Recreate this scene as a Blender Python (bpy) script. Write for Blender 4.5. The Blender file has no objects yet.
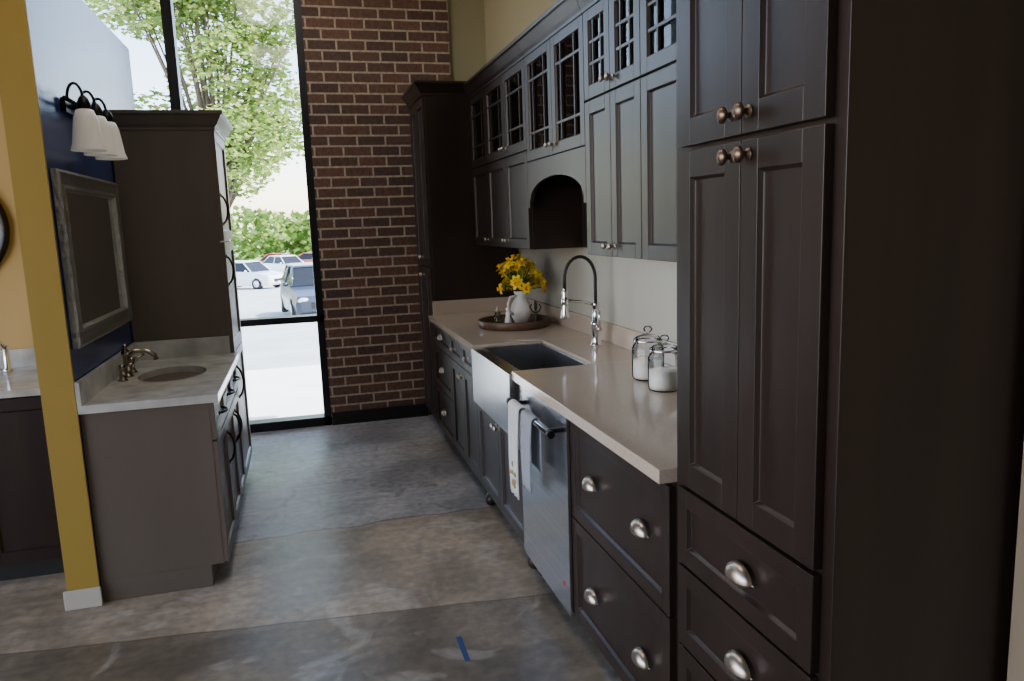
import bpy, bmesh, math, random
from mathutils import Vector, Matrix
random.seed(7)
SC=bpy.context.scene
# ------------------------------------------------------------------ materials
MATS={}
def mat(name,col,rough=.5,metal=0.,spec=.5,noise=None,bump=None,coat=0.,trans=0.,emit=None,sub=0):
    m=bpy.data.materials.new(name);m.use_nodes=True;nt=m.node_tree
    p=nt.nodes['Principled BSDF']
    p.inputs['Base Color'].default_value=(*col,1);p.inputs['Roughness'].default_value=rough
    p.inputs['Metallic'].default_value=metal;p.inputs['Specular IOR Level'].default_value=spec
    p.inputs['Coat Weight'].default_value=coat;p.inputs['Coat Roughness'].default_value=.15
    p.inputs['Transmission Weight'].default_value=trans
    if emit: p.inputs['Emission Color'].default_value=(*emit[:3],1);p.inputs['Emission Strength'].default_value=emit[3]
    tc=nt.nodes.new('ShaderNodeTexCoord')
    if noise:   # (scale,(sx,sy,sz),amount,detail)
        mp=nt.nodes.new('ShaderNodeMapping');mp.inputs['Scale'].default_value=noise[1]
        nt.links.new(tc.outputs['Object'],mp.inputs[0])
        n=nt.nodes.new('ShaderNodeTexNoise');n.inputs['Scale'].default_value=noise[0];n.inputs['Detail'].default_value=noise[3]
        nt.links.new(mp.outputs[0],n.inputs['Vector'])
        r=nt.nodes.new('ShaderNodeValToRGB');a=noise[2]
        r.color_ramp.elements[0].position=.3;r.color_ramp.elements[1].position=.7
        r.color_ramp.elements[0].color=(*[max(0,c*(1-a)) for c in col],1);r.color_ramp.elements[1].color=(*[min(1,c*(1+a)) for c in col],1)
        nt.links.new(n.outputs['Fac'],r.inputs[0]);nt.links.new(r.outputs[0],p.inputs['Base Color'])
    if bump:    # (scale,strength)
        n=nt.nodes.new('ShaderNodeTexNoise');n.inputs['Scale'].default_value=bump[0];n.inputs['Detail'].default_value=4
        nt.links.new(tc.outputs['Object'],n.inputs['Vector'])
        b=nt.nodes.new('ShaderNodeBump');b.inputs['Strength'].default_value=bump[1];b.inputs['Distance'].default_value=.01
        nt.links.new(n.outputs['Fac'],b.inputs['Height']);nt.links.new(b.outputs[0],p.inputs['Normal'])
    MATS[name]=m;return m
def glassmat(name,tint=(.9,.95,.95),refl=.12):
    m=bpy.data.materials.new(name);m.use_nodes=True;nt=m.node_tree;nt.nodes.clear()
    o=nt.nodes.new('ShaderNodeOutputMaterial');mx=nt.nodes.new('ShaderNodeMixShader')
    t=nt.nodes.new('ShaderNodeBsdfTransparent');t.inputs[0].default_value=(*tint,1)
    g=nt.nodes.new('ShaderNodeBsdfGlossy');g.inputs['Roughness'].default_value=.02
    f=nt.nodes.new('ShaderNodeFresnel');f.inputs[0].default_value=1.45
    nt.links.new(f.outputs[0],mx.inputs[0])
    nt.links.new(t.outputs[0],mx.inputs[1]);nt.links.new(g.outputs[0],mx.inputs[2]);nt.links.new(mx.outputs[0],o.inputs[0])
    MATS[name]=m
mat('espresso',(.019,.0115,.0088),.34,noise=(9,(1,1,.10),.35,6),spec=.40)
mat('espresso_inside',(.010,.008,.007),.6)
mat('graywood',(.118,.095,.076),.42,noise=(5,(1,1,.15),.10,5))
mat('toe',(.006,.006,.006),.7)
mat('nickel',(.46,.41,.35),.32,1.)
mat('antique',(.20,.14,.10),.35,1.)
mat('chrome',(.75,.75,.76),.10,1.)
mat('steel',(.56,.57,.59),.24,1.,noise=(3,(1,.5,30),.09,3))
mat('steel_in',(.38,.39,.40),.32,1.)
mat('blackmetal',(.012,.012,.013),.35,.6)
mat('blackrubber',(.01,.01,.01),.5)
mat('bronze',(.34,.30,.25),.24,1.)
mat('quartz',(.47,.395,.32),.12,noise=(220,(1,1,1),.10,2))
mat('marble',(.48,.49,.47),.16,noise=(7,(1,1,1),.28,8))
mat('porcelain',(.62,.61,.58),.12)
mat('white_ceramic',(.8,.8,.78),.2)
mat('blue_wall',(.018,.042,.165),.27,bump=(90,.04))
mat('tape_blue',(.02,.06,.20),.5)
mat('yellow_wall',(.35,.235,.033),.6,bump=(90,.05))
mat('cream_wall',(.52,.36,.13),.6)
mat('olive_wall',(.33,.31,.20),.6,bump=(90,.05))
mat('sage_wall',(.42,.42,.36),.55,bump=(90,.05))
mat('beige_wall',(.30,.25,.17),.6)
mat('ceilingm',(.5,.5,.48),.8)
mat('light_block_wall',(.30,.28,.24),.8)
mat('basewhite',(.50,.48,.40),.5)
mat('baseblack',(.008,.008,.009),.4)
mat('alu_dark',(.012,.014,.018),.35,.4)
mat('shade',(.8,.78,.72),.35,emit=(1,.95,.85,.08))
mat('silver',(.50,.50,.46),.32,.9,bump=(45,1.0))
mat('mirror',(.76,.78,.78),.03,1.)
mat('towel_white',(.62,.62,.62),.9,bump=(250,.4))
mat('towel_gray',(.28,.31,.35),.9,bump=(250,.4))
mat('towel_print',(.45,.20,.12),.9)
mat('towel_green',(.20,.28,.08),.9)
mat('traywood',(.085,.045,.025),.45,noise=(10,(1,4,1),.4,4))
mat('petal',(.90,.68,.02),.5)
mat('petal2',(.95,.50,.01),.5)
mat('leaf',(.06,.16,.03),.5)
mat('sugar',(.80,.78,.72),.8)
mat('redlogo',(.6,.02,.02),.4)
mat('darkorn',(.03,.025,.02),.4,.5)
mat('bowlbeige',(.5,.38,.25),.5)
glassmat('glass');glassmat('jarglass',(.93,.95,.95))
mat('bark',(.10,.075,.05),.9,noise=(8,(1,1,.3),.4,4))
for i,c in enumerate([(.09,.17,.025),(.19,.28,.05),(.32,.38,.10)]):
    m=mat('foliage%d'%i,c,.6)
    nt=m.node_tree;p=nt.nodes['Principled BSDF'];tr=nt.nodes.new('ShaderNodeBsdfTranslucent');tr.inputs[0].default_value=(*[min(1,v*1.3) for v in c],1)
    mx=nt.nodes.new('ShaderNodeMixShader');mx.inputs[0].default_value=.5
    nt.links.new(p.outputs[0],mx.inputs[1]);nt.links.new(tr.outputs[0],mx.inputs[2]);nt.links.new(mx.outputs[0],nt.nodes['Material Output'].inputs[0])
mat('asphalt',(.42,.43,.44),.9,noise=(.8,(1,1,1),.1,5))
mat('sidewalk',(.76,.75,.73),.9,noise=(2,(1,1,1),.06,5))
mat('grass',(.16,.26,.06),.9,noise=(2,(1,1,1),.3,5))
mat('carblue',(.02,.03,.055),.3,.2,coat=.5)
mat('carwhite',(.75,.76,.78),.25,coat=1)
mat('carred',(.4,.02,.02),.25,coat=1)
mat('carglass',(.01,.012,.015),.12,spec=.3)
mat('tire',(.015,.015,.015),.8)
mat('lamp',(.8,.8,.8),.1,.3)
# brick
def brickmat():
    m=bpy.data.materials.new('brick');m.use_nodes=True;nt=m.node_tree;N=nt.nodes;L=nt.links;p=N['Principled BSDF']
    tc=N.new('ShaderNodeTexCoord');s=N.new('ShaderNodeSeparateXYZ');cb=N.new('ShaderNodeCombineXYZ');ad=N.new('ShaderNodeMath')
    L.new(tc.outputs['Object'],s.inputs[0]);L.new(s.outputs[0],ad.inputs[0]);L.new(s.outputs[1],ad.inputs[1])
    L.new(ad.outputs[0],cb.inputs[0]);L.new(s.outputs[2],cb.inputs[1])
    b=N.new('ShaderNodeTexBrick');b.inputs['Scale'].default_value=1;b.inputs['Brick Width'].default_value=.215;b.inputs['Row Height'].default_value=.0775
    b.inputs['Mortar Size'].default_value=.0075;b.inputs['Mortar Smooth'].default_value=.15;b.inputs['Bias'].default_value=-.1
    b.inputs['Color1'].default_value=(.160,.084,.060,1);b.inputs['Color2'].default_value=(.078,.052,.046,1);b.inputs['Mortar'].default_value=(.46,.38,.29,1)
    L.new(cb.outputs[0],b.inputs[0])
    n=N.new('ShaderNodeTexNoise');n.inputs['Scale'].default_value=35;n.inputs['Detail'].default_value=6;L.new(tc.outputs['Object'],n.inputs[0])
    mx=N.new('ShaderNodeMix');mx.data_type='RGBA';mx.blend_type='MULTIPLY';mx.inputs[0].default_value=.6
    r=N.new('ShaderNodeValToRGB');r.color_ramp.elements[0].position=.3;r.color_ramp.elements[0].color=(.5,.5,.5,1);r.color_ramp.elements[1].position=.65;r.color_ramp.elements[1].color=(1.3,1.3,1.3,1)
    L.new(n.outputs[0],r.inputs[0]);L.new(b.outputs[0],mx.inputs[6]);L.new(r.outputs[0],mx.inputs[7]);L.new(mx.outputs[2],p.inputs['Base Color'])
    bp=N.new('ShaderNodeBump');bp.invert=True;bp.inputs['Strength'].default_value=.7;bp.inputs['Distance'].default_value=.008
    L.new(b.outputs['Fac'],bp.inputs['Height']);L.new(bp.outputs[0],p.inputs['Normal']);p.inputs['Roughness'].default_value=.8
    MATS['brick']=m
brickmat()
def floormat():
    m=bpy.data.materials.new('concrete');m.use_nodes=True;nt=m.node_tree;N=nt.nodes;L=nt.links;p=N['Principled BSDF']
    tc=N.new('ShaderNodeTexCoord');s=N.new('ShaderNodeSeparateXYZ');L.new(tc.outputs['Object'],s.inputs[0])
    def math_(op,a,b=None,c=None):
        n=N.new('ShaderNodeMath');n.operation=op
        for i,v in enumerate((a,b,c)):
            if v is None: continue
            if isinstance(v,(int,float)): n.inputs[i].default_value=v
            else: L.new(v,n.inputs[i])
        return n.outputs[0]
    def noise(sc,det=6,dist=0):
        n=N.new('ShaderNodeTexNoise');n.inputs['Scale'].default_value=sc;n.inputs['Detail'].default_value=det;n.inputs['Distortion'].default_value=dist
        L.new(tc.outputs['Object'],n.inputs[0]);return n.outputs[0]
    def mix(f,a,b,bt='MIX'):
        x=N.new('ShaderNodeMix');x.data_type='RGBA';x.blend_type=bt
        for i,v in ((0,f),(6,a),(7,b)):
            if isinstance(v,tuple): x.inputs[i].default_value=(*v,1)
            elif isinstance(v,(int,float)): x.inputs[i].default_value=v
            else: L.new(v,x.inputs[i])
        return x.outputs[2]
    def smooth(v,a,b):
        n=N.new('ShaderNodeMapRange');n.interpolation_type='SMOOTHSTEP';L.new(v,n.inputs[0]);n.inputs[1].default_value=a;n.inputs[2].default_value=b;return n.outputs[0]
    wob=math_('MULTIPLY',math_('SUBTRACT',noise(3.5,9),.5),.16)
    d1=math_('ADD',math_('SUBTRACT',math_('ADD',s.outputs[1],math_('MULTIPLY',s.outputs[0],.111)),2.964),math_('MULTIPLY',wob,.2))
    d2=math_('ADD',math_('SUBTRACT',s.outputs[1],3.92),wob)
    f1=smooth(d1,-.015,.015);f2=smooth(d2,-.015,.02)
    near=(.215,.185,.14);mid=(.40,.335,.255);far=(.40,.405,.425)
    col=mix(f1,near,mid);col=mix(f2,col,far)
    blot=smooth(noise(1.6,8,.5),.38,.64)
    col=mix(1.,col,mix(blot,(.68,.67,.66),(1.16,1.14,1.11)),'MULTIPLY')
    worn=smooth(noise(2.7,10,1.5),.54,.62);col=mix(math_('MULTIPLY',worn,.30),col,(.60,.57,.52))
    fine=smooth(noise(22,8),.3,.7);col=mix(1.,col,mix(fine,(.80,.80,.80),(1.12,1.12,1.12)),'MULTIPLY')
    spots=smooth(noise(6,9,1.2),.58,.68);col=mix(math_('MULTIPLY',spots,.40),col,(.12,.11,.10))
    for d,w in ((d1,.010),(d2,.013)):
        k=smooth(math_('ABSOLUTE',d),0,w);col=mix(k,mix(.35,(.04,.036,.032),col),col)
    st=N.new('ShaderNodeTexNoise');st.inputs['Scale'].default_value=3;st.inputs['Detail'].default_value=6
    mp=N.new('ShaderNodeMapping');mp.inputs['Scale'].default_value=(.6,6,1);mp.inputs['Rotation'].default_value=(0,0,.15);L.new(tc.outputs['Object'],mp.inputs[0]);L.new(mp.outputs[0],st.inputs[0])
    col=mix(1.,col,mix(smooth(st.outputs[0],.35,.65),(.9,.9,.9),(1.08,1.08,1.08)),'MULTIPLY')
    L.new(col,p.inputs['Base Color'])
    rr=N.new('ShaderNodeMapRange');L.new(blot,rr.inputs[0]);rr.inputs[3].default_value=.34;rr.inputs[4].default_value=.50;L.new(rr.outputs[0],p.inputs['Roughness'])
    bp=N.new('ShaderNodeBump');bp.inputs['Strength'].default_value=.25;bp.inputs['Distance'].default_value=.01;L.new(noise(14,8),bp.inputs['Height']);L.new(bp.outputs[0],p.inputs['Normal'])
    MATS['concrete']=m
floormat()

# ------------------------------------------------------------------ mesh builder
class B:
    def __init__(s,M=None): s.v=[];s.f=[];s.m=[];s.sm=[];s.mats=[];s.M=M or Matrix.Identity(4)
    def mi(s,name):
        if name not in s.mats: s.mats.append(name)
        return s.mats.index(name)
    def add(s,vs,fs,mt,smooth=False,T=None):
        o=len(s.v);T=(s.M@T) if T is not None else s.M
        s.v+=[tuple(T@Vector(v)) for v in vs];k=s.mi(mt)
        for f in fs: s.f.append(tuple(i+o for i in f));s.m.append(k);s.sm.append(smooth)
    def box(s,x0,x1,y0,y1,z0,z1,mt,T=None):
        vs=[(x,y,z) for x in (x0,x1) for y in (y0,y1) for z in (z0,z1)]
        s.add(vs,[(0,1,3,2),(4,6,7,5),(0,4,5,1),(2,3,7,6),(0,2,6,4),(1,5,7,3)],mt,False,T)
    def lathe(s,prof,mt,T=None,n=24,cap=True,sx=1,sy=1):
        vs=[];fs=[]
        for r,z in prof:
            for i in range(n):
                a=2*math.pi*i/n;vs.append((r*math.cos(a)*sx,r*math.sin(a)*sy,z))
        for j in range(len(prof)-1):
            for i in range(n): fs.append((j*n+i,j*n+(i+1)%n,(j+1)*n+(i+1)%n,(j+1)*n+i))
        if cap: fs.append(tuple(range(n)));fs.append(tuple((len(prof)-1)*n+i for i in range(n)))
        s.add(vs,fs,mt,True,T)
    def tube(s,pts,r,mt,n=12,T=None,rs=None):
        pts=[Vector(p) for p in pts];vs=[];fs=[]
        prev=None
        for i,p in enumerate(pts):
            t=(pts[min(i+1,len(pts)-1)]-pts[max(i-1,0)]).normalized()
            if prev is None:
                a=Vector((0,0,1)) if abs(t.z)<.9 else Vector((1,0,0));nn=t.cross(a).normalized()
            else: nn=(prev-t*prev.dot(t)).normalized()
            prev=nn;bb=t.cross(nn);rr=rs[i] if rs else r
            for k in range(n):
                an=2*math.pi*k/n;vs.append(tuple(p+nn*math.cos(an)*rr+bb*math.sin(an)*rr))
        for j in range(len(pts)-1):
            for k in range(n): fs.append((j*n+k,j*n+(k+1)%n,(j+1)*n+(k+1)%n,(j+1)*n+k))
        fs.append(tuple(range(n)));fs.append(tuple((len(pts)-1)*n+k for k in range(n)))
        s.add(vs,fs,mt,True,T)
    def ball(s,c,r,mt,n=12,sc=(1,1,1),T=None):
        prof=[(max(1e-4,math.sin(math.pi*j/n)),-math.cos(math.pi*j/n)) for j in range(n+1)]
        TT=Matrix.Translation(c)@Matrix.Diagonal((r*sc[0],r*sc[1],r*sc[2],1))
        s.lathe(prof,mt,(T@TT) if T is not None else TT,n=max(10,n),cap=False)
    def obj(s,name,bevel=0,parent=None):
        me=bpy.data.meshes.new(name);me.from_pydata(s.v,[],s.f)
        for k in s.mats: me.materials.append(MATS[k])
        for p,mi,sm in zip(me.polygons,s.m,s.sm): p.material_index=mi;p.use_smooth=sm
        bm=bmesh.new();bm.from_mesh(me);bmesh.ops.recalc_face_normals(bm,faces=bm.faces);bm.to_mesh(me);bm.free()
        o=bpy.data.objects.new(name,me);SC.collection.objects.link(o)
        if bevel:
            md=o.modifiers.new('bevel','BEVEL');md.width=bevel;md.segments=2;md.limit_method='ANGLE';md.angle_limit=math.radians(50)
        if parent: o.parent=parent
        return o
def frame(origin,u,v,n):
    return Matrix(((u[0],v[0],n[0],origin[0]),(u[1],v[1],n[1],origin[1]),(u[2],v[2],n[2],origin[2]),(0,0,0,1)))
def FR(x): return frame((x,0,0),(0,1,0),(0,0,1),(-1,0,0))   # faces -x, u = world y
def FL(x): return frame((x,0,0),(0,1,0),(0,0,1),(1,0,0))    # faces +x, u = world y
def FN(y): return frame((0,y,0),(1,0,0),(0,0,1),(0,-1,0))   # faces -y, u = world x
T0=.020
def shaker(b,u0,u1,v0,v1,mt,M,st=.055,g=.0015,kind='panel'):
    u0+=g;u1-=g;v0+=g;v1-=g
    B_=lambda *a:b.box(*a,mt,M)
    B_(u0,u0+st,v0,v1,0,T0);B_(u1-st,u1,v0,v1,0,T0);B_(u0+st,u1-st,v0,v0+st,0,T0);B_(u0+st,u1-st,v1-st,v1,0,T0)
    a,c,d,e=u0+st,u1-st,v0+st,v1-st
    w=.006
    vs=[(a,d,T0-.002),(c,d,T0-.002),(c,e,T0-.002),(a,e,T0-.002),(a+w,d+w,T0-.011),(c-w,d+w,T0-.011),(c-w,e-w,T0-.011),(a+w,e-w,T0-.011)]
    fs=[(0,1,5,4),(1,2,6,5),(2,3,7,6),(3,0,4,7)]
    if kind=='panel':
        b.add(vs,fs+[(4,5,6,7)],mt,False,M)
    else:
        b.add(vs,fs,mt,False,M)
        bw=.012
        pu=min(.075,(c-a)*.26);pv=.085
        for uu in (a+pu,c-pu): B_(uu-bw/2,uu+bw/2,d,e,.006,.017)
        for vv in (d+pv,e-pv): B_(a,c,vv-bw/2,vv+bw/2,.0065,.0165)
        b.box(a-.004,c+.004,d-.004,e+.004,.002,.005,'glass',M)
def slab_drawer(b,u0,u1,v0,v1,mt,M): shaker(b,u0,u1,v0,v1,mt,M,st=.045)
def knob(b,u,v,M,mt='antique',s=1.):
    T=M@Matrix.Translation((u,v,T0))
    b.lathe([(.012*s,0),(.012*s,.003),(.006*s,.006),(.005*s,.014),(.010*s,.018),(.0155*s,.023),(.0155*s,.027),(.010*s,.032),(.001,.034)],mt,T,n=16)
def cup(b,u,v,M,mt='nickel'):
    T=M@Matrix.Translation((u,v,T0));n=16;k=7
    vs=[];fs=[]
    for j in range(k+1):
        ph=(math.pi*.5)*j/k
        for i in range(n+1):
            th=math.pi*i/n
            vs.append((.046*math.cos(th)*math.cos(ph)*1.0,-.012+.034*math.sin(th)*math.cos(ph) ,.002+.026*math.sin(ph)))
    for j in range(k):
        for i in range(n): fs.append((j*(n+1)+i,j*(n+1)+i+1,(j+1)*(n+1)+i+1,(j+1)*(n+1)+i))
    b.add(vs,fs,mt,True,T)
    vs=[];fs=[]
    for j in range(5):
        ph=(math.pi*.5)*j/4
        for i in range(n+1):
            x=-.046+.092*i/n;q=math.sqrt(max(0,1-(x/.046)**2))
            vs.append((x,-.012-.010*math.sin(ph)*q,.002+.026*q*math.cos(ph*.55)))
    for j in range(4):
        for i in range(n): fs.append((j*(n+1)+i,j*(n+1)+i+1,(j+1)*(n+1)+i+1,(j+1)*(n+1)+i))
    b.add(vs,fs,mt,True,T)
    b.box(-.050,.050,-.014,-.010,0,.003,mt,T)
def bow(b,u,v0,v1,M,mt='blackmetal',u1=None):
    p=[]
    for i in range(13):
        t=i/12;h=math.sin(math.pi*t)**.6*.030
        if u1 is None: p.append((u,v0+(v1-v0)*t,T0+h))
        else: p.append((u+(u1-u)*t,v0,T0+h))
    b.tube(p,.0055,mt,n=8,T=M)
    for q in (p[0],p[-1]): b.lathe([(.010,0),(.010,.004),(.006,.006)],mt,M@Matrix.Translation((q[0],q[1],T0)),n=12)
def crown(b,pts,z0,h,out,mt):
    prof=[(0,0),(.006,0),(.006,.015),(out*.35,.03),(out*.8,h-.025),(out,h-.018),(out,h),(0,h)]
    vs=[];fs=[];k=len(prof)
    for x,y,nx,ny in pts:
        for o,z in prof: vs.append((x+nx*o,y+ny*o,z0+z))
    for j in range(len(pts)-1):
        for i in range(k): fs.append((j*k+i,j*k+(i+1)%k,(j+1)*k+(i+1)%k,(j+1)*k+i))
    fs+=[tuple(range(k)),tuple((len(pts)-1)*k+i for i in range(k))]
    b.add(vs,fs,mt)

X=.869; XF=X+T0
XW=1.53; YB=6.12; H=3.6
E='espresso'
PN0,PN1=1.105,1.708
# ------------------------------------------------------------------ room
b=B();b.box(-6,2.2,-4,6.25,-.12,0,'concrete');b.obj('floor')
b=B();b.box(-6,2.2,-4,6.3,H,H+.15,'ceilingm');b.obj('ceiling')
b=B();b.box(XW,XW+.15,1.09,YB+.15,0,H,'sage_wall');b.obj('wall_right')
b=B();b.box(1.29,XW+.15,-4,1.088,0,H,'beige_wall');b.obj('wall_right_near')
b=B();b.box(-6,2.2,-4.15,-4.0,0,H,'light_block_wall');b.obj('wall_back_light_block')  # unseen wall behind the camera, added to block skylight from the rear
b=B();b.box(.13,XW+.15,YB,YB+.15,0,H,'olive_wall');b.obj('wall_far')
b=B();b.box(.13,1.225,YB-.035,YB-.001,0,H,'brick');b.obj('wall_brick')
b=B();b.box(.135,.905,YB-.052,YB-.036,0,.105,'baseblack');b.obj('baseboard_far',.003)
b=B();b.box(XW-.006,XW-.0005,1.12,YB-.002,2.55,H,'olive_wall');b.obj('trim_1')
b=B();b.box(-1.06,-.942,3.425,5.40,0,2.70,'blue_wall')
b.box(-1.062,-.938,3.41,3.425,0,2.70,'yellow_wall');b.box(-1.0615,-1.06,3.425,5.40,0,2.70,'yellow_wall');b.obj('wall_partition')
b=B();b.box(-1.075,-.93,3.396,3.41,0,.085,'basewhite');b.obj('baseboard_partition',.004)
b=B();b.box(-6,-1.062,4.40,4.52,0,2.9,'cream_wall');b.obj('wall_left')
b=B()
for x0,x1 in ((.075,.13),(-.83,-.76),(-1.72,-1.65),(-2.6,-2.53),(-3.5,-3.43),(-4.4,-4.33)): b.box(x0,x1,YB-.03,YB+.10,0,H,'alu_dark')
b.box(-4.4,.13,YB-.03,YB+.10,0,.07,'alu_dark');b.box(-4.4,.13,YB-.03,YB+.10,.835,.885,'alu_dark');b.box(-4.4,.13,YB-.03,YB+.10,H-.08,H,'alu_dark')
b.box(-4.38,.10,YB+.03,YB+.036,.02,H-.02,'glass');b.obj('window_1')
# ------------------------------------------------------------------ right base run
def carcass(b,y0,y1,z0,z1,x0=XF,x1=XW-.012,mt=E): b.box(x0,x1,y0+.0005,y1-.0005,z0,z1,mt)
M=FR(XF)
def base(name,y0,y1,build,hollow_sink=False):
    b=B()
    if hollow_sink: 
        carcass(b,y0,y1,.11,.60)
        b.box(XF,XW-.012,y0+.0005,y0+.015,.60,.874,E)
        b.box(XF,XW-.012,y1-.015,y1-.0005,.60,.874,E)
    else: carcass(b,y0,y1,.11,.874)
    b.box(XF+.075,XW-.02,y0+.002,y1-.002,0,.11,'toe')
    build(b);b.obj(name,.0015)
def f_drawers3(b):
    y0,y1=4.74,5.355
    for v0,v1 in ((.71,.872),(.42,.707),(.115,.417)):
        slab_drawer(b,y0,y1,v0,v1,E,M);cup(b,(y0+y1)/2,(v0+v1)/2+.01,M)
base('base_cabinet',4.74,5.355,f_drawers3)
def f_door2(b):
    y0,y1=4.0,4.74;m=(y0+y1)/2
    for a,c in ((y0,m),(m,y1)):
        slab_drawer(b,a,c,.71,.872,E,M);knob(b,(a+c)/2,.79,M,'nickel');shaker(b,a,c,.115,.707,E,M)
    knob(b,m-.03,.655,M,'nickel');knob(b,m+.03,.655,M,'nickel')
base('base_cabinet',4.0,4.74,f_door2)
def f_sink(b):
    y0,y1=3.09,4.0;m=(y0+y1)/2
    shaker(b,y0,m,.115,.605,E,M);shaker(b,m,y1,.115,.605,E,M)
    b.box(y0,3.135,.607,.872,0,T0,E,M);b.box(3.905,y1,.607,.872,0,T0,E,M)
    knob(b,m-.03,.555,M,'nickel');knob(b,m+.03,.555,M,'nickel')
    for yy in (3.13,3.96):
        b.lathe([(.026,0),(.034,.012),(.036,.035),(.028,.055),(.018,.065),(.024,.078),(.034,.095),(.036,.112)],E,Matrix.Translation((XF+.03,yy,0)),n=20)
base('base_cabinet',3.09,4.0,f_sink,True)
def f_draw2(b):
    y0,y1=1.712,2.475
    for v0,v1,dz in ((.50,.866,.005),(.115,.497,-.015)):
        slab_drawer(b,y0,y1,v0,v1,E,M)
        for yy in (1.885,2.275): cup(b,yy,(v0+v1)/2+dz,M)
base('base_cabinet',1.712,2.475,f_draw2)
# countertop with sink cut-out
b=B();ct0,ct1=.876,.915;CF=X-.030
b.box(CF,XW-.002,PN1+.002,3.13,ct0,ct1,'quartz');b.box(CF,XW-.002,3.90,5.357,ct0,ct1,'quartz');b.box(1.225,XW-.002,3.13,3.90,ct0,ct1,'quartz')
b.box(XW-.022,XW-.002,PN1+.002,5.357,ct1,ct1+.10,'quartz');b.box(CF+.03,XW-.022,5.337,5.357,ct1,ct1+.10,'quartz')
b.obj('countertop',.002)
# farmhouse sink
b=B();sx0,sx1,sy0,sy1=.828,1.222,3.137,3.897;zt=.900
b.box(sx0,XF-.002,sy0,sy1,.615,zt,'steel')
b.box(XF-.002,XF+.01,sy0,sy1,.64,zt,'steel')
b.box(sx1-.012,sx1,sy0,sy1,.64,zt,'steel_in');b.box(XF,sx1,sy0,sy0+.012,.64,zt,'steel_in');b.box(XF,sx1,sy1-.012,sy1,.64,zt,'steel_in')
b.box(XF,sx1,sy0,sy1,.63,.645,'steel_in')
b.lathe([(.045,0),(.045,.003),(.035,.004),(.03,.001),(.001,.001)],'chrome',Matrix.Translation((1.06,3.52,.645)),n=24)
b.obj('farmhouse_sink',.006)
# dishwasher
b=B();d0,d1=2.479,3.086
b.box(XF,XW-.03,d0,d1,.10,.872,'blackmetal');b.box(X-.012,XF,d0,d1,.105,.872,'steel')
b.box(XF+.06,XW-.03,d0,d1,0,.10,'toe')
hx=X-.062;hz=.800
b.tube([(hx,d0+.03,hz),(hx,d1-.03,hz)],.0125,'chrome',n=16)
for yy in (d0+.07,d1-.07): b.tube([(X-.012,yy,hz),(hx,yy,hz)],.010,'blackmetal',n=10)
for yy in (d0+.03,d1-.03): b.tube([(hx,yy-.012,hz),(hx,yy+.012,hz)],.0145,'blackmetal',n=16)
b.box(X-.0135,X-.012,d0+.06,d0+.075,.20,.215,'redlogo')
b.lathe([(.016,0),(.022,.01),(.022,.03),(.014,.04),(.014,.1)],'blackmetal',Matrix.Translation((XF+.04,d1-.05,0)),n=16)
b.obj('dishwasher',.003)
# towels
def towel(name,y0,y1,zb,mt,prn=None,zb2=.6):
    b=B();n=14;rows=[]
    path=[]
    for i in range(8): path.append((hx+.0165,zb2+(hz-zb2)*i/8))
    for i in range(7):
        a=math.pi*i/6;path.append((hx+math.cos(a)*.0165,hz+math.sin(a)*.0165))
    for i in range(1,13): path.append((hx-.0165-.004*math.sin(i/12*math.pi),hz-(hz-zb)*i/12))
    vs=[];fs=[];nv=[]
    for k,(x,z) in enumerate(path):
        for j in range(n+1):
            t=j/n;fall=max(0,(hz-z))/(hz-zb)
            w=(1-.16*fall*0.6);yy=(y0+y1)/2+(t-.5)*(y1-y0)*w
            dx=-abs(math.sin(t*9+1))*.010*fall if x<hx else 0
            vs.append((x+dx,yy,z))
    L=n+1
    for k in range(len(path)-1):
        for j in range(n): fs.append((k*L+j,k*L+j+1,(k+1)*L+j+1,(k+1)*L+j))
    b.add(vs,fs,mt,True)
    if prn:
        rnd=random.Random(3)
        for q in range(9):
            yy=y0+.03+rnd.random()*(y1-y0-.06);zz=zb+.04+rnd.random()*.10
            b.ball((hx-.027,yy,zz),.007,rnd.choice(['towel_print','towel_green']),8,(.3,1,1.2))
    o=b.obj(name);md=o.modifiers.new('solid','SOLIDIFY');md.thickness=.004;md.offset=1;return o
towel('dish_towel',2.86,3.01,.43,'towel_white',True)
towel('dish_towel',2.68,2.82,.52,'towel_gray')
# ------------------------------------------------------------------ pantries
b=B();p0,p1=PN0,PN1
b.box(XF,XW-.012,p0,p1,.11,2.46,E);b.box(XF+.075,XW-.02,p0+.002,p1,0,.11,'toe')
ys=(1.135,1.395,1.665)
for i in (0,1):
    shaker(b,ys[i],ys[i+1],.895,1.703,E,M,st=.06);shaker(b,ys[i],ys[i+1],1.712,2.44,E,M,st=.06)
for v0,v1 in ((.685,.888),(.465,.680),(.115,.460)):
    slab_drawer(b,ys[0],ys[2],v0,v1,E,M);cup(b,1.375,(v0+v1)/2,M)
for yy in (ys[1]-.030,ys[1]+.030):
    knob(b,yy,1.672,M,'antique',1.1);knob(b,yy,1.755,M,'antique',1.1)
crown(b,[(XF,1.710,-1,0),(XF,p0,-1,0)],2.44,.10,.055,E)
b.obj('pantry_cabinet',.002)
b=B();p0,p1=5.36,5.97
b.box(XF,XW-.012,p0,p1,.11,2.46,E);b.box(XF+.075,XW-.02,p0+.002,p1,0,.11,'toe')
m=(p0+p1)/2
for a,c in ((p0,m),(m,p1)): shaker(b,a,c,.115,1.25,E,M);shaker(b,a,c,1.255,2.42,E,M)
for yy in (m-.03,m+.03): knob(b,yy,1.19,M,'nickel');knob(b,yy,1.32,M,'nickel')
crown(b,[(XF-T0,p1,-1,0),(XF-T0,p0,-1,-1),(1.235,p0,0,-1)],2.43,.09,.055,E)
b.obj('pantry_cabinet',.002)
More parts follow.
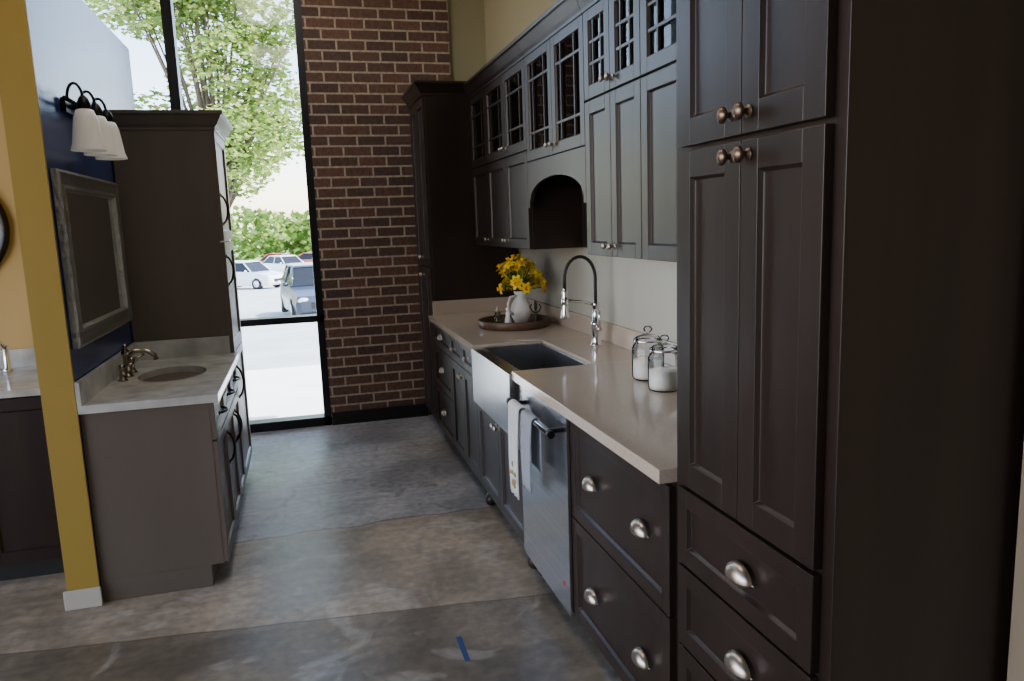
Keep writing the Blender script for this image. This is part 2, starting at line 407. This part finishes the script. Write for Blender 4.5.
# ------------------------------------------------------------------ uppers
XU=1.20;XUF=XU+T0;MU=FR(XUF)
def upper(name,y0,y1,ncol,zb,zs,solid=True,arch=False,crownends=None):
    b=B();x1=XW-.012;t=.018
    zt=2.43
    y0+=.0006;y1-=.0006
    b.box(XUF,x1,y0,y0+t,zs,zt,E);b.box(XUF,x1,y1-t,y1,zs,zt,E);b.box(XUF,x1,y0+t,y1-t,zs,zs+t,E);b.box(XUF,x1,y0+t,y1-t,zt-t,zt,E);b.box(x1-.01,x1,y0+t,y1-t,zs+t,zt-t,'espresso_inside')
    if solid: b.box(XUF,x1,y0,y1,zb,zs-.0005,E)
    w=(y1-y0)/ncol
    for i in range(ncol):
        a,c=y0+i*w,y0+(i+1)*w
        shaker(b,a,c,zs+.003,2.41,E,MU,st=.052,kind='glass')
        if solid: shaker(b,a,c,zb+.002,zs-.003,E,MU,st=.052)
    if solid:
        if ncol==2: ks=[(1,.03),(1,-.03)]
        elif ncol==3: ks=[(1,.03),(1,-.03),(2,.03)]
        for i,d in ks: knob(b,y0+i*w+d,zb+.045,MU,'nickel',.8)
    if ncol>=2:
        for d in (.03,-.03): knob(b,y0+w+d,zs+.05,MU,'nickel',.8)
    if arch:
        n=24;vs=[];fs=[]
        va,vb=1.625,zs-.001
        ua,ub=y0,y1;po=.03
        for i in range(n+1):
            tt=i/n;u=ua+po+(ub-ua-2*po)*tt;v=1.655+.115*math.sqrt(max(0,1-(2*tt-1)**2))
            for q in (0,T0): vs+= [(u,v,q),(u,vb,q)]
        for i in range(n):
            o=4*i
            fs+=[(o,o+1,o+5,o+4),(o+2,o+3,o+7,o+6),(o,o+2,o+6,o+4),(o+1,o+3,o+7,o+5)]
        b.add(vs,fs,E,False,MU)
        b.box(ua,ua+po,va,vb,0,T0,E,MU);b.box(ub-po,ub,va,vb,0,T0,E,MU)
        b.box(x1-.012,x1,y0,y1,1.40,zs-.001,'espresso_inside')
    crown(b,[(XUF-T0,y1,-1,0),(XUF-T0,y0,-1,0)],2.40,.10,.045,E)
    return b
b=upper('upper_cabinet',4.0,5.36,3,1.40,1.93);b.obj('upper_cabinet',.0015)
b=upper('upper_cabinet',3.13,4.0,2,1.40,1.865,solid=False,arch=True);b.obj('upper_cabinet',.0015)
b=upper('upper_cabinet',2.575,3.13,2,1.40,2.045);b.obj('upper_cabinet',.0015)
b=upper('upper_cabinet',1.712,2.575,2,1.40,2.045);b.obj('upper_cabinet',.0015)
b=B();b.lathe([(.035,0),(.04,.004),(.075,.05),(.085,.085),(.08,.085),(.07,.05),(.03,.012),(.001,.012)],'bowlbeige',Matrix.Translation((1.36,3.40,1.884)),n=24)
b.obj('display_bowl')
# ------------------------------------------------------------------ counter items
def faucet():
    b=B();x,y=1.42,3.60;z=.9155
    b.lathe([(.032,0),(.032,.006),(.026,.012),(.024,.02),(.024,.10),(.027,.105),(.027,.118),(.019,.125),(.017,.20),(.020,.205),(.020,.215),(.014,.22)],'chrome',Matrix.Translation((x,y,z)),n=24)
    b.tube([(x,y-.02,z+.085),(x,y-.055,z+.09)],.011,'chrome');b.tube([(x,y-.05,z+.09),(x-.005,y-.06,z+.13),(x-.01,y-.075,z+.185)],.006,'chrome',rs=[.009,.006,.007])
    b.tube([(x,y,z+.205),(x-.06,y,z+.225),(x-.13,y,z+.235),(x-.165,y,z+.235)],.008,'chrome')
    b.lathe([(.017,-.02),(.019,0),(.017,.02)],'chrome',Matrix.Translation((x-.165,y,z+.235)),n=16)
    b.lathe([(.022,0),(.024,.006),(.020,.03),(.015,.06),(.014,.13),(.011,.15)],'chrome',Matrix.Translation((x-.165,y,z+.15)),n=20)
    p=[(x-.165,y,z+.29)]
    for i in range(17):
        a=math.pi-math.pi*i/16;p.append((x-.0825+.0825*math.cos(a),y,z+.345+.110*math.sin(a)))
    p+=[(x,y,z+.30),(x,y,z+.215)]
    b.tube(p,.0085,'blackrubber',n=12)
    b.obj('kitchen_faucet')
faucet()
def canister(x,y,s=1.):
    b=B();T=Matrix.Translation((x,y,.9155))@Matrix.Scale(s,4)
    b.lathe([(.001,0),(.056,0),(.062,.006),(.064,.02),(.064,.125),(.058,.140),(.050,.146),(.050,.152),(.055,.156)],'jarglass',T,n=32,cap=False)
    b.lathe([(.001,.006),(.057,.006),(.059,.02),(.059,.078),(.02,.084),(.001,.082)],'sugar',T,n=28,cap=False)
    b.lathe([(.056,.157),(.057,.162),(.045,.172),(.02,.180),(.008,.184),(.008,.188),(.016,.194),(.018,.202),(.012,.212),(.001,.214)],'jarglass',T,n=28,cap=False)
    b.lathe([(.0575,.152),(.059,.155),(.0575,.158)],'chrome',T,n=28,cap=False)
    b.obj('glass_canister')
canister(1.30,2.74);canister(1.27,2.535,.97)
tx_,ty_=1.235,4.50
b=B();T=Matrix.Translation((tx_,ty_,.9155))
b.lathe([(.001,0),(.215,0),(.222,.012),(.225,.045),(.220,.050),(.213,.045),(.210,.014),(.001,.012)],'traywood',T,n=48,cap=False)
b.obj('serving_tray')
px,py,pz=1.285,4.52,.9285
b=B();T=Matrix.Translation((px,py,pz))
b.lathe([(.001,0),(.038,0),(.042,.008),(.062,.05),(.066,.085),(.055,.125),(.038,.155),(.034,.175),(.042,.200),(.038,.200),(.030,.175),(.001,.17)],'white_ceramic',T,n=28,cap=False)
b.tube([(px-.035,py-.02,pz+.175),(px-.075,py-.04,pz+.17),(px-.095,py-.05,pz+.13),(px-.085,py-.045,pz+.085),(px-.058,py-.03,pz+.06)],.008,'white_ceramic',n=10)
b.lathe([(.010,0),(.022,.02)],'white_ceramic',T@Matrix.Translation((.035,.02,.185)),n=12)
b.obj('ceramic_pitcher')
b=B();rnd=random.Random(11)
for i in range(46):
    a=rnd.uniform(0,2*math.pi);el=rnd.uniform(-.15,1.45);R=rnd.uniform(.10,.165)
    d=Vector((math.cos(a)*math.cos(el),math.sin(a)*math.cos(el),math.sin(el)*1.05));c=Vector((px,py,pz+.235))+d*R
    b.tube([(px+d.x*.02,py+d.y*.02,pz+.202),tuple(Vector((px,py,pz+.22))+d*R*.5),tuple(c)],.002,'leaf',n=6)
    q=d.to_track_quat('Z','Y').to_matrix().to_4x4();T=Matrix.Translation(c)@q
    for k in range(6):
        an=k*math.pi/3+rnd.random()*.2;R2=Matrix.Rotation(an,4,'Z')
        b.add([(0,0,0),(.013,-.012,.004),(.031,-.010,.007),(.042,0,.002),(.031,.010,.007),(.013,.012,.004)],[(0,1,2,3,4,5)],'petal',False,T@R2)
    b.lathe([(.004,0),(.009,.006),(.010,.018),(.014,.024)],rnd.choice(['petal2','petal']),T,n=10,cap=False)
for i in range(30):
    a=rnd.uniform(0,2*math.pi);el=rnd.uniform(0,.9);d=Vector((math.cos(a)*math.cos(el),math.sin(a)*math.cos(el),math.sin(el)))
    c=Vector((px,py,pz+.215));s=Vector((-d.y,d.x,0)).normalized()*.010
    e=c+d*rnd.uniform(.10,.16);m_=c+d*.06+Vector((0,0,.02))
    b.add([tuple(c),tuple(m_+s),tuple(e),tuple(m_-s)],[(0,1,2,3)],'leaf')
b.obj('daffodil_bouquet')
zt_=.9280
b=B();b.lathe([(.001,0),(.024,0),(.027,.01),(.027,.06),(.018,.075),(.014,.085)],'jarglass',Matrix.Translation((1.12,4.46,zt_)),n=20,cap=False)
b.lathe([(.001,.003),(.022,.003),(.024,.035),(.001,.035)],'leaf',Matrix.Translation((1.12,4.46,zt_)),n=16,cap=False)
b.lathe([(.019,.085),(.019,.10),(.008,.104),(.010,.118),(.001,.122)],'nickel',Matrix.Translation((1.12,4.46,zt_)),n=16);b.obj('salt_shaker')
b=B();b.lathe([(.001,0),(.020,0),(.024,.012),(.019,.05),(.014,.065),(.016,.08),(.010,.098),(.001,.10)],'white_ceramic',Matrix.Translation((1.17,4.40,zt_)),n=20,cap=False)
b.ball((1.17,4.40,zt_+.107),.014,'white_ceramic');b.obj('ceramic_figurine')
b=B();q=(1.335,4.37,zt_)
b.lathe([(.001,0),(.026,0),(.027,.008),(.014,.02),(.008,.035),(.012,.05),(.007,.07),(.006,.085)],'darkorn',Matrix.Translation(q),n=20,cap=False)
for s in (-1,1): b.tube([(q[0],q[1],q[2]+.075),(q[0]+s*.020,q[1]-s*.01,q[2]+.09),(q[0]+s*.030,q[1]-s*.014,q[2]+.115),(q[0]+s*.020,q[1]-s*.01,q[2]+.13)],.005,'darkorn',n=8)
b.ball((q[0],q[1],q[2]+.12),.014,'darkorn',10,(.8,.8,2.4));b.obj('finial_ornament')
# ------------------------------------------------------------------ bathroom vanity (left)
G='graywood';XV=-.415;XVC=XV-T0;ML=FL(XVC);XLW=-.938
b=B();v0,v1=3.43,4.575
b.box(XLW+.002,XVC,v0,v1,.10,.835,G);b.box(XLW+.002,XVC-.055,v0+.0,v1,0,.10,G)
m=(v0+v1)/2
cols=[(v0,v0+.42),(v0+.42,v0+.80),(v0+.80,v1)]
for i,(a,c) in enumerate(cols):
    slab_drawer(b,a,c,.665,.833,G,ML)
    bow(b,(a+c)/2-.06,.75,.75,ML,u1=(a+c)/2+.06)
    shaker(b,a,c,.105,.660,G,ML)
bow(b,cols[0][1]-.035,.45,.60,ML);bow(b,cols[1][1]-.035,.45,.60,ML);bow(b,cols[2][0]+.035,.45,.60,ML)
tz0,tz1=.835,.870;cx,cy,ra,rb=-.665,4.04,.155,.215
x0,x1,y0,y1=XLW+.002,XV+.022,v0-.02,v1
n=48;outer=[];inner=[]
for i in range(n):
    a=2*math.pi*i/n;dx,dy=math.cos(a),math.sin(a)
    inner.append((cx+ra*dx,cy+rb*dy))
    t=min([( (x1 if dx>0 else x0)-cx)/dx if abs(dx)>1e-6 else 9, ((y1 if dy>0 else y0)-cy)/dy if abs(dy)>1e-6 else 9])
    outer.append((cx+dx*t,cy+dy*t))
for (qx,qy) in ((x0,y0),(x0,y1),(x1,y0),(x1,y1)):
    k=min(range(n),key=lambda i:(outer[i][0]-qx)**2+(outer[i][1]-qy)**2);outer[k]=(qx,qy)
vs=[(p[0],p[1],tz1) for p in outer]+[(p[0],p[1],tz1) for p in inner]+[(p[0],p[1],tz0) for p in outer]+[(p[0],p[1],tz0) for p in inner]
fs=[]
for i in range(n):
    j=(i+1)%n;fs+=[(i,j,n+j,n+i),(2*n+i,2*n+j,j,i),(n+i,n+j,3*n+j,3*n+i),(2*n+i,3*n+i,3*n+j,2*n+j)]
b.add(vs,fs,'marble')
prof=[(1.0,tz1-.02),(.98,tz1-.05),(.88,tz1-.09),(.65,tz1-.125),(.3,tz1-.14),(.02,tz1-.142)]
vs=[];fs=[]
for r,z in prof:
    for i in range(n):
        a=2*math.pi*i/n;vs.append((cx+ra*1.02*r*math.cos(a),cy+rb*1.02*r*math.sin(a),z))
for j in range(len(prof)-1):
    for i in range(n): fs.append((j*n+i,j*n+(i+1)%n,(j+1)*n+(i+1)%n,(j+1)*n+i))
b.add(vs,fs,'porcelain',True)
b.box(XLW+.002,XLW+.020,v0-.02,v1,tz1,tz1+.10,'marble');b.box(XLW+.020,XVC,v1-.020,v1,tz1,tz1+.10,'marble')
b.obj('bathroom_vanity',.0015)
b=B();fx=-.868;tf=tz1+.0005
b.lathe([(.028,0),(.028,.005),(.020,.012),(.016,.03),(.015,.10),(.020,.11),(.020,.125),(.008,.14),(.012,.155),(.001,.162)],'bronze',Matrix.Translation((fx,cy,tf)),n=20)
b.tube([(fx,cy,tf+.095),(fx+.04,cy,tf+.125),(fx+.095,cy,tf+.122),(fx+.13,cy,tf+.098),(fx+.135,cy,tf+.075)],.009,'bronze',n=12,rs=[.013,.012,.011,.011,.013])
for s in (-1,1):
    yy=cy+s*.11
    b.lathe([(.024,0),(.024,.005),(.015,.012),(.012,.05),(.016,.06),(.014,.075),(.001,.08)],'bronze',Matrix.Translation((fx,yy,tf)),n=20)
    b.tube([(fx,yy,tf+.067),(fx+.03,yy+s*.02,tf+.075),(fx+.055,yy+s*.035,tf+.085)],.006,'bronze',n=10)
b.obj('vanity_faucet')
b=B();l0,l1=4.58,5.17;lt=2.115
b.box(XLW+.002,XVC,l0,l1,.10,lt,G);b.box(XLW+.002,XVC-.055,l0+.002,l1,0,.10,G)
for a,c in ((.105,.86),(.865,1.50),(1.505,lt-.003)): shaker(b,l0,l1,a,c,G,ML)
bow(b,l0+.04,.60,.78,ML);bow(b,l0+.04,1.26,1.42,ML);bow(b,l0+.04,1.60,1.76,ML)
crown(b,[(XLW+.002,l0,0,-1),(XV,l0,1,-1),(XV,l1,1,1),(XLW+.002,l1,0,1)],lt-.005,.10,.055,G)
b.box(XLW+.002,XV,l0,l1,lt,lt+.093,G)
b.obj('linen_cabinet',.002)
# mirror
b=B();MM=FL(XLW+.0005);a0,a1,c0,c1=3.46,4.49,1.10,1.83;fw=.085
prof=[(0,0),(0,.022),(.012,.030),(.03,.024),(.06,.022),(.075,.028),(fw,.012),(fw,.005)]
vs=[];fs=[]
for (uu,vv,su,sv) in ((a0,c0,1,1),(a1,c0,-1,1),(a1,c1,-1,-1),(a0,c1,1,-1)):
    for o,h_ in prof: vs.append((uu+su*o,vv+sv*o,h_))
k=len(prof)
for j in range(4):
    for i in range(k-1): fs.append((j*k+i,j*k+i+1,((j+1)%4)*k+i+1,((j+1)%4)*k+i))
b.add(vs,fs,'silver',False,MM);b.box(a0+fw-.002,a1-fw+.002,c0+fw-.002,c1-fw+.002,.003,.009,'mirror',MM)
b.obj('wall_mirror',.001)
# sconce
b=B();sy,sz=3.85,2.115
b.box(XLW+.001,XLW+.02,sy-.13,sy+.13,sz-.03,sz+.03,'blackmetal')
b.tube([(XLW+.045,sy-.24,sz+.01),(XLW+.045,sy+.24,sz+.01)],.009,'blackmetal')
b.tube([(XLW+.018,sy,sz+.01),(XLW+.045,sy,sz+.01)],.012,'blackmetal')
for yy in (sy-.20,sy,sy+.20):
    b.tube([(XLW+.045,yy,sz+.01)]+[(XLW+.045+.030*(1-math.cos(t)),yy,sz+.01+.065*math.sin(t)) for t in [math.pi*i/10 for i in range(1,11)]],.006,'blackmetal',n=10)
    T=Matrix.Translation((XLW+.105,yy,sz-.20))
    b.lathe([(.026,.165),(.026,.195),(.018,.215),(.010,.225)],'blackmetal',T,n=20)
    b.lathe([(.068,0),(.068,.006),(.060,.03),(.052,.09),(.045,.135),(.034,.165),(.020,.172)],'shade',T,n=28,cap=False)
b.obj('wall_sconce')
# ------------------------------------------------------------------ left neighbouring display
MD=FN(3.76)
b=B();b.box(-2.6,-1.08,3.76,4.39,.10,.87,E);b.box(-2.6,-1.09,3.82,4.38,0,.10,'toe')
w=.38
for i in range(4): shaker(b,-2.6+i*w,-2.6+(i+1)*w,.105,.865,E,MD)
b.box(-2.62,-1.064,3.725,4.398,.872,.905,'marble');b.box(-2.62,-1.064,4.38,4.398,.905,1.0,'marble')
b.obj('sink_cabinet',.0015)
b=B();b.lathe([(.025,0),(.022,.01),(.014,.02),(.013,.12),(.016,.13)],'chrome',Matrix.Translation((-1.46,4.28,.9055)),n=18)
b.tube([(-1.46,4.28,1.02),(-1.46,4.22,1.06),(-1.46,4.15,1.05),(-1.46,4.13,1.02)],.010,'chrome');b.obj('basin_faucet')
b=B();MC=FN(4.398)@Matrix.Translation((-1.68,1.62,0))
b.lathe([(.27,0),(.28,.02),(.26,.03),(.235,.02),(.235,.008)],'blackmetal',MC,n=48,cap=False);b.lathe([(.236,.008),(.001,.008)],'mirror',MC,n=48,cap=False);b.obj('round_mirror')
b=B();b.box(.455,.475,2.49,2.66,.0005,.0012,'tape_blue');b.obj('floor_tape')
# ------------------------------------------------------------------ outside
def gz(y):
    P=[(6.3,-.05),(9.5,-.10),(24,-1.1),(49,-1.8),(115,-2.7),(200,-3)]
    for (a,za),(c,zc) in zip(P,P[1:]):
        if y<=c: return za+(zc-za)*(y-a)/(c-a)
    return -3
b=B();ys_=[6.26,7,8,9.5];
b.add([(x,y,gz(y)) for y in ys_ for x in (-60,60)],[(2*i,2*i+1,2*i+3,2*i+2) for i in range(len(ys_)-1)],'sidewalk');b.obj('sidewalk')
b=B();ys_=[9.5,24,49,75]
b.add([(x,y,gz(y)-.001) for y in ys_ for x in (-80,80)],[(2*i,2*i+1,2*i+3,2*i+2) for i in range(len(ys_)-1)],'asphalt');b.obj('parking_lot')
b=B();ys_=[75,115,200]
b.add([(x,y,gz(y)) for y in ys_ for x in (-150,150)],[(2*i,2*i+1,2*i+3,2*i+2) for i in range(len(ys_)-1)],'grass');b.obj('lawn')
def car(x,y,mt,rot=0,s=1.):
    b=B();Tm=Matrix.Translation((x,y,gz(y)))@Matrix.Rotation(rot,4,'Z')@Matrix.Scale(s,4)
    st=[(-2.25,.70,.35,.62),(-2.15,.84,.25,.78),(-1.5,.90,.22,.92),(-.9,.91,.22,1.0),(1.4,.91,.22,1.04),(2.0,.86,.25,1.02),(2.25,.74,.35,.9)]
    vs=[];fs=[]
    for yy,w,z0,z1 in st:
        vs+=[(-w*.95,yy,z0),(-w,yy,(z0+z1)/2),(-w*.93,yy,z1),(w*.93,yy,z1),(w,yy,(z0+z1)/2),(w*.95,yy,z0)]
    for j in range(len(st)-1):
        for i in range(6): fs.append((j*6+i,j*6+(i+1)%6,(j+1)*6+(i+1)%6,(j+1)*6+i))
    fs+=[tuple(range(6)),tuple(36+i for i in range(6))]
    b.add(vs,fs,mt,False,Tm)
    cab=[(-1.0,.80,1.0),(-.35,.66,1.52),(1.2,.64,1.55),(1.95,.74,1.03)]
    vs=[];fs=[]
    for yy,w,z in cab: vs+=[(-w,yy,z),(w,yy,z)]
    vs+=[(-.84,-.9,1.0),(.84,-.9,1.0),(-.84,1.9,1.0),(.84,1.9,1.0)]
    b.add(vs,[(0,1,3,2),(4,5,7,6),(8,2,4,10),(9,3,5,11),(8,0,2),(9,1,3),(10,4,6),(11,5,7)],'carglass',False,Tm)
    b.add([(-.67,-.38,1.52),(.67,-.38,1.52),(.65,1.22,1.56),(-.65,1.22,1.56),(-.6,-.3,1.57),(.6,-.3,1.57),(.58,1.1,1.60),(-.58,1.1,1.60)],[(0,1,2,3),(4,5,6,7),(0,1,5,4),(1,2,6,5),(2,3,7,6),(3,0,4,7)],mt,False,Tm)
    for sx in (-1,1):
        for pa,pb in (((-.8*1,-1.0,1.0),(-.66,-.35,1.53)),((-.66,-.35,1.53),(-.65,1.2,1.56)),((-.65,1.2,1.56),(-.76,1.95,1.02)),((-.85,.35,1.0),(-.67,.35,1.54))):
            b.tube([(sx*abs(pa[0]),pa[1],pa[2]),(sx*abs(pb[0]),pb[1],pb[2])],.035,mt,n=6,T=Tm)
        for wy in (-1.4,1.4):
            b.lathe([(.2,-.11),(.33,-.1),(.34,0),(.33,.1),(.2,.11)],'tire',Tm@Matrix.Translation((sx*.80,wy,.34))@Matrix.Rotation(math.pi/2,4,'Y'),n=20)
            b.lathe([(.19,-.115),(.19,.115)],'lamp',Tm@Matrix.Translation((sx*.80,wy,.34))@Matrix.Rotation(math.pi/2,4,'Y'),n=12)
        b.ball((sx*.62,-2.17,.66),.14,'lamp',10,(1.2,.5,.6),Tm)
        b.ball((sx*.95,-.75,1.05),.09,mt,8,(1,.6,.7),Tm)
    b.box(-.42,.42,-2.26,-2.2,.42,.60,'tire',Tm);b.box(-.16,.16,-2.29,-2.24,.36,.46,'carwhite',Tm)
    b.obj('car')
car(.30,24.5,'carblue',.12);car(-3.1,46,'carwhite',.9);car(-1.2,60,'carwhite',.6);car(-1.6,72,'carred',1.3);car(1.4,68,'carred',1.3);car(-6,50,'carblue',1.2)
def tree(name,x,y,H0,blobs,nleaf,ls,seed):
    rnd=random.Random(seed);b=B();z0=gz(y)-.02
    top=Vector((x,y,z0+H0))
    b.tube([(x,y,z0),(x+.05,y,z0+H0*.4),(x-.05,y,z0+H0*.8),tuple(top)],.1,'bark',n=10,rs=[.16,.12,.10,.08])
    for bx,by,bz,r in blobs:
        c=Vector((bx,by,bz));b.tube([(x,y,z0+H0*.7),tuple((top+c)/2+Vector((0,0,-.2))),tuple(c)],.05,'bark',n=6,rs=[.07,.035,.015])
    tot=sum(q[3]**2 for q in blobs)
    for bx,by,bz,r in blobs:
        for i in range(int(nleaf*r*r/tot)):
            while True:
                d=Vector((rnd.uniform(-1,1),rnd.uniform(-1,1),rnd.uniform(-1,1)))
                if .15<d.length<1: break
            d=d.normalized()*(d.length**.45)*rnd.uniform(.85,1.12)
            c=Vector((bx,by,bz))+d*r
            R=Matrix.Translation(c)@Matrix.Rotation(rnd.uniform(0,6.3),4,'Z')@Matrix.Rotation(rnd.uniform(0,3.1),4,'X')
            s=ls*rnd.uniform(.6,1.3)
            b.add([(-s*.5,0,0),(0,-s*.3,0),(s*.5,0,s*.1),(0,s*.3,0)],[(0,1,2,3)],'foliage%d'%rnd.choice([0,1,1,2,2]),False,R)
    b.obj(name)
rnd=random.Random(5)
tx,ty=-1.9,21
bl=[]
for i in range(42):
    a=rnd.uniform(0,6.28);zz=rnd.uniform(2.8,8.6);f=.6 if zz<3.7 else 1.0
    rr=rnd.uniform(.3,2.6)*f
    bl.append((tx+.05+math.cos(a)*rr,ty+math.sin(a)*rr,zz,rnd.uniform(.6,1.05)))
tree('maple_tree',tx,ty,4.0,bl,24000,.17,1)
bl=[(-8.3+rnd.uniform(-1.6,1.6),30+rnd.uniform(-2,2),rnd.uniform(3.5,7),rnd.uniform(.9,1.4)) for i in range(12)]
tree('maple_tree',-8.3,30,4,bl,5000,.26,2)
b=B();rnd=random.Random(9)
for i in range(120):
    cx_=rnd.uniform(-45,25);cy_=rnd.uniform(92,110);r=rnd.uniform(1.8,3.6);zc=gz(cy_)+rnd.uniform(.6,4.6)
    for k in range(110):
        d=Vector((rnd.gauss(0,1),rnd.gauss(0,1),rnd.gauss(0,1))).normalized()*r*rnd.uniform(.8,1.1)
        if zc+d.z<gz(cy_)+.5: continue
        R=Matrix.Translation(Vector((cx_,cy_,zc))+d)@Matrix.Rotation(rnd.uniform(0,6.3),4,'Z')@Matrix.Rotation(rnd.uniform(0,3.1),4,'X')
        s=rnd.uniform(.6,1.1);b.add([(-s*.5,0,0),(0,-s*.4,0),(s*.5,0,0),(0,s*.4,0)],[(0,1,2,3)],'foliage%d'%rnd.choice([0,0,1,2]),False,R)
b.obj('tree_line')
# ------------------------------------------------------------------ light
w=bpy.data.worlds.new('world');SC.world=w;w.use_nodes=True;nt=w.node_tree;bg=nt.nodes['Background']
sky=nt.nodes.new('ShaderNodeTexSky');sky.sky_type='NISHITA';sky.sun_disc=False;sky.sun_elevation=math.radians(52);sky.sun_rotation=math.radians(100);sky.dust_density=.8;sky.air_density=1.1
tn=nt.nodes.new('ShaderNodeMix');tn.data_type='RGBA';tn.blend_type='MULTIPLY';tn.inputs[0].default_value=1;tn.inputs[7].default_value=(1.20,.98,.98,1)
nt.links.new(sky.outputs[0],tn.inputs[6]);nt.links.new(tn.outputs[2],bg.inputs[0]);bg.inputs[1].default_value=1.5
l=bpy.data.lights.new('sun','SUN');l.energy=23;l.angle=.01;l.color=(1,.95,.86);o=bpy.data.objects.new('sun',l);SC.collection.objects.link(o)
o.rotation_euler=Vector((-.55,.12,-.8)).to_track_quat('-Z','Y').to_euler()
def area(name,loc,to,sx,sy,e,col):
    l=bpy.data.lights.new(name,'AREA');l.shape='RECTANGLE';l.size=sx;l.size_y=sy;l.energy=e;l.color=col
    o=bpy.data.objects.new(name,l);o.location=loc;o.rotation_euler=(Vector(to)-Vector(loc)).to_track_quat('-Z','Y').to_euler();SC.collection.objects.link(o)
for yy in (2.6,4.7): area('interior_fill_light',(-.1,yy,3.55),(-.1,yy,0),.6,1.2,13,(1,.87,.72))  # unseen warm fill lamps added to brighten the interior, no fixture modelled
# ------------------------------------------------------------------ camera
F=760.0;A=-0.036
Yc=Vector((300-512,-(229-340.5),-F)).normalized();c=(-(A*Yc.x)-Yc.y)/Yc.z
Zc=Vector((A,1,c)).normalized();Xc=Yc.cross(Zc)
cd=bpy.data.cameras.new('camera');cd.lens=F/1024*36;cd.sensor_width=36;cd.clip_end=500
co=bpy.data.objects.new('camera',cd);SC.collection.objects.link(co);SC.camera=co
Mx=Matrix((tuple(Xc),tuple(Yc),tuple(Zc))).to_4x4();Mx.translation=Vector((0,0,1.557));co.matrix_world=Mx
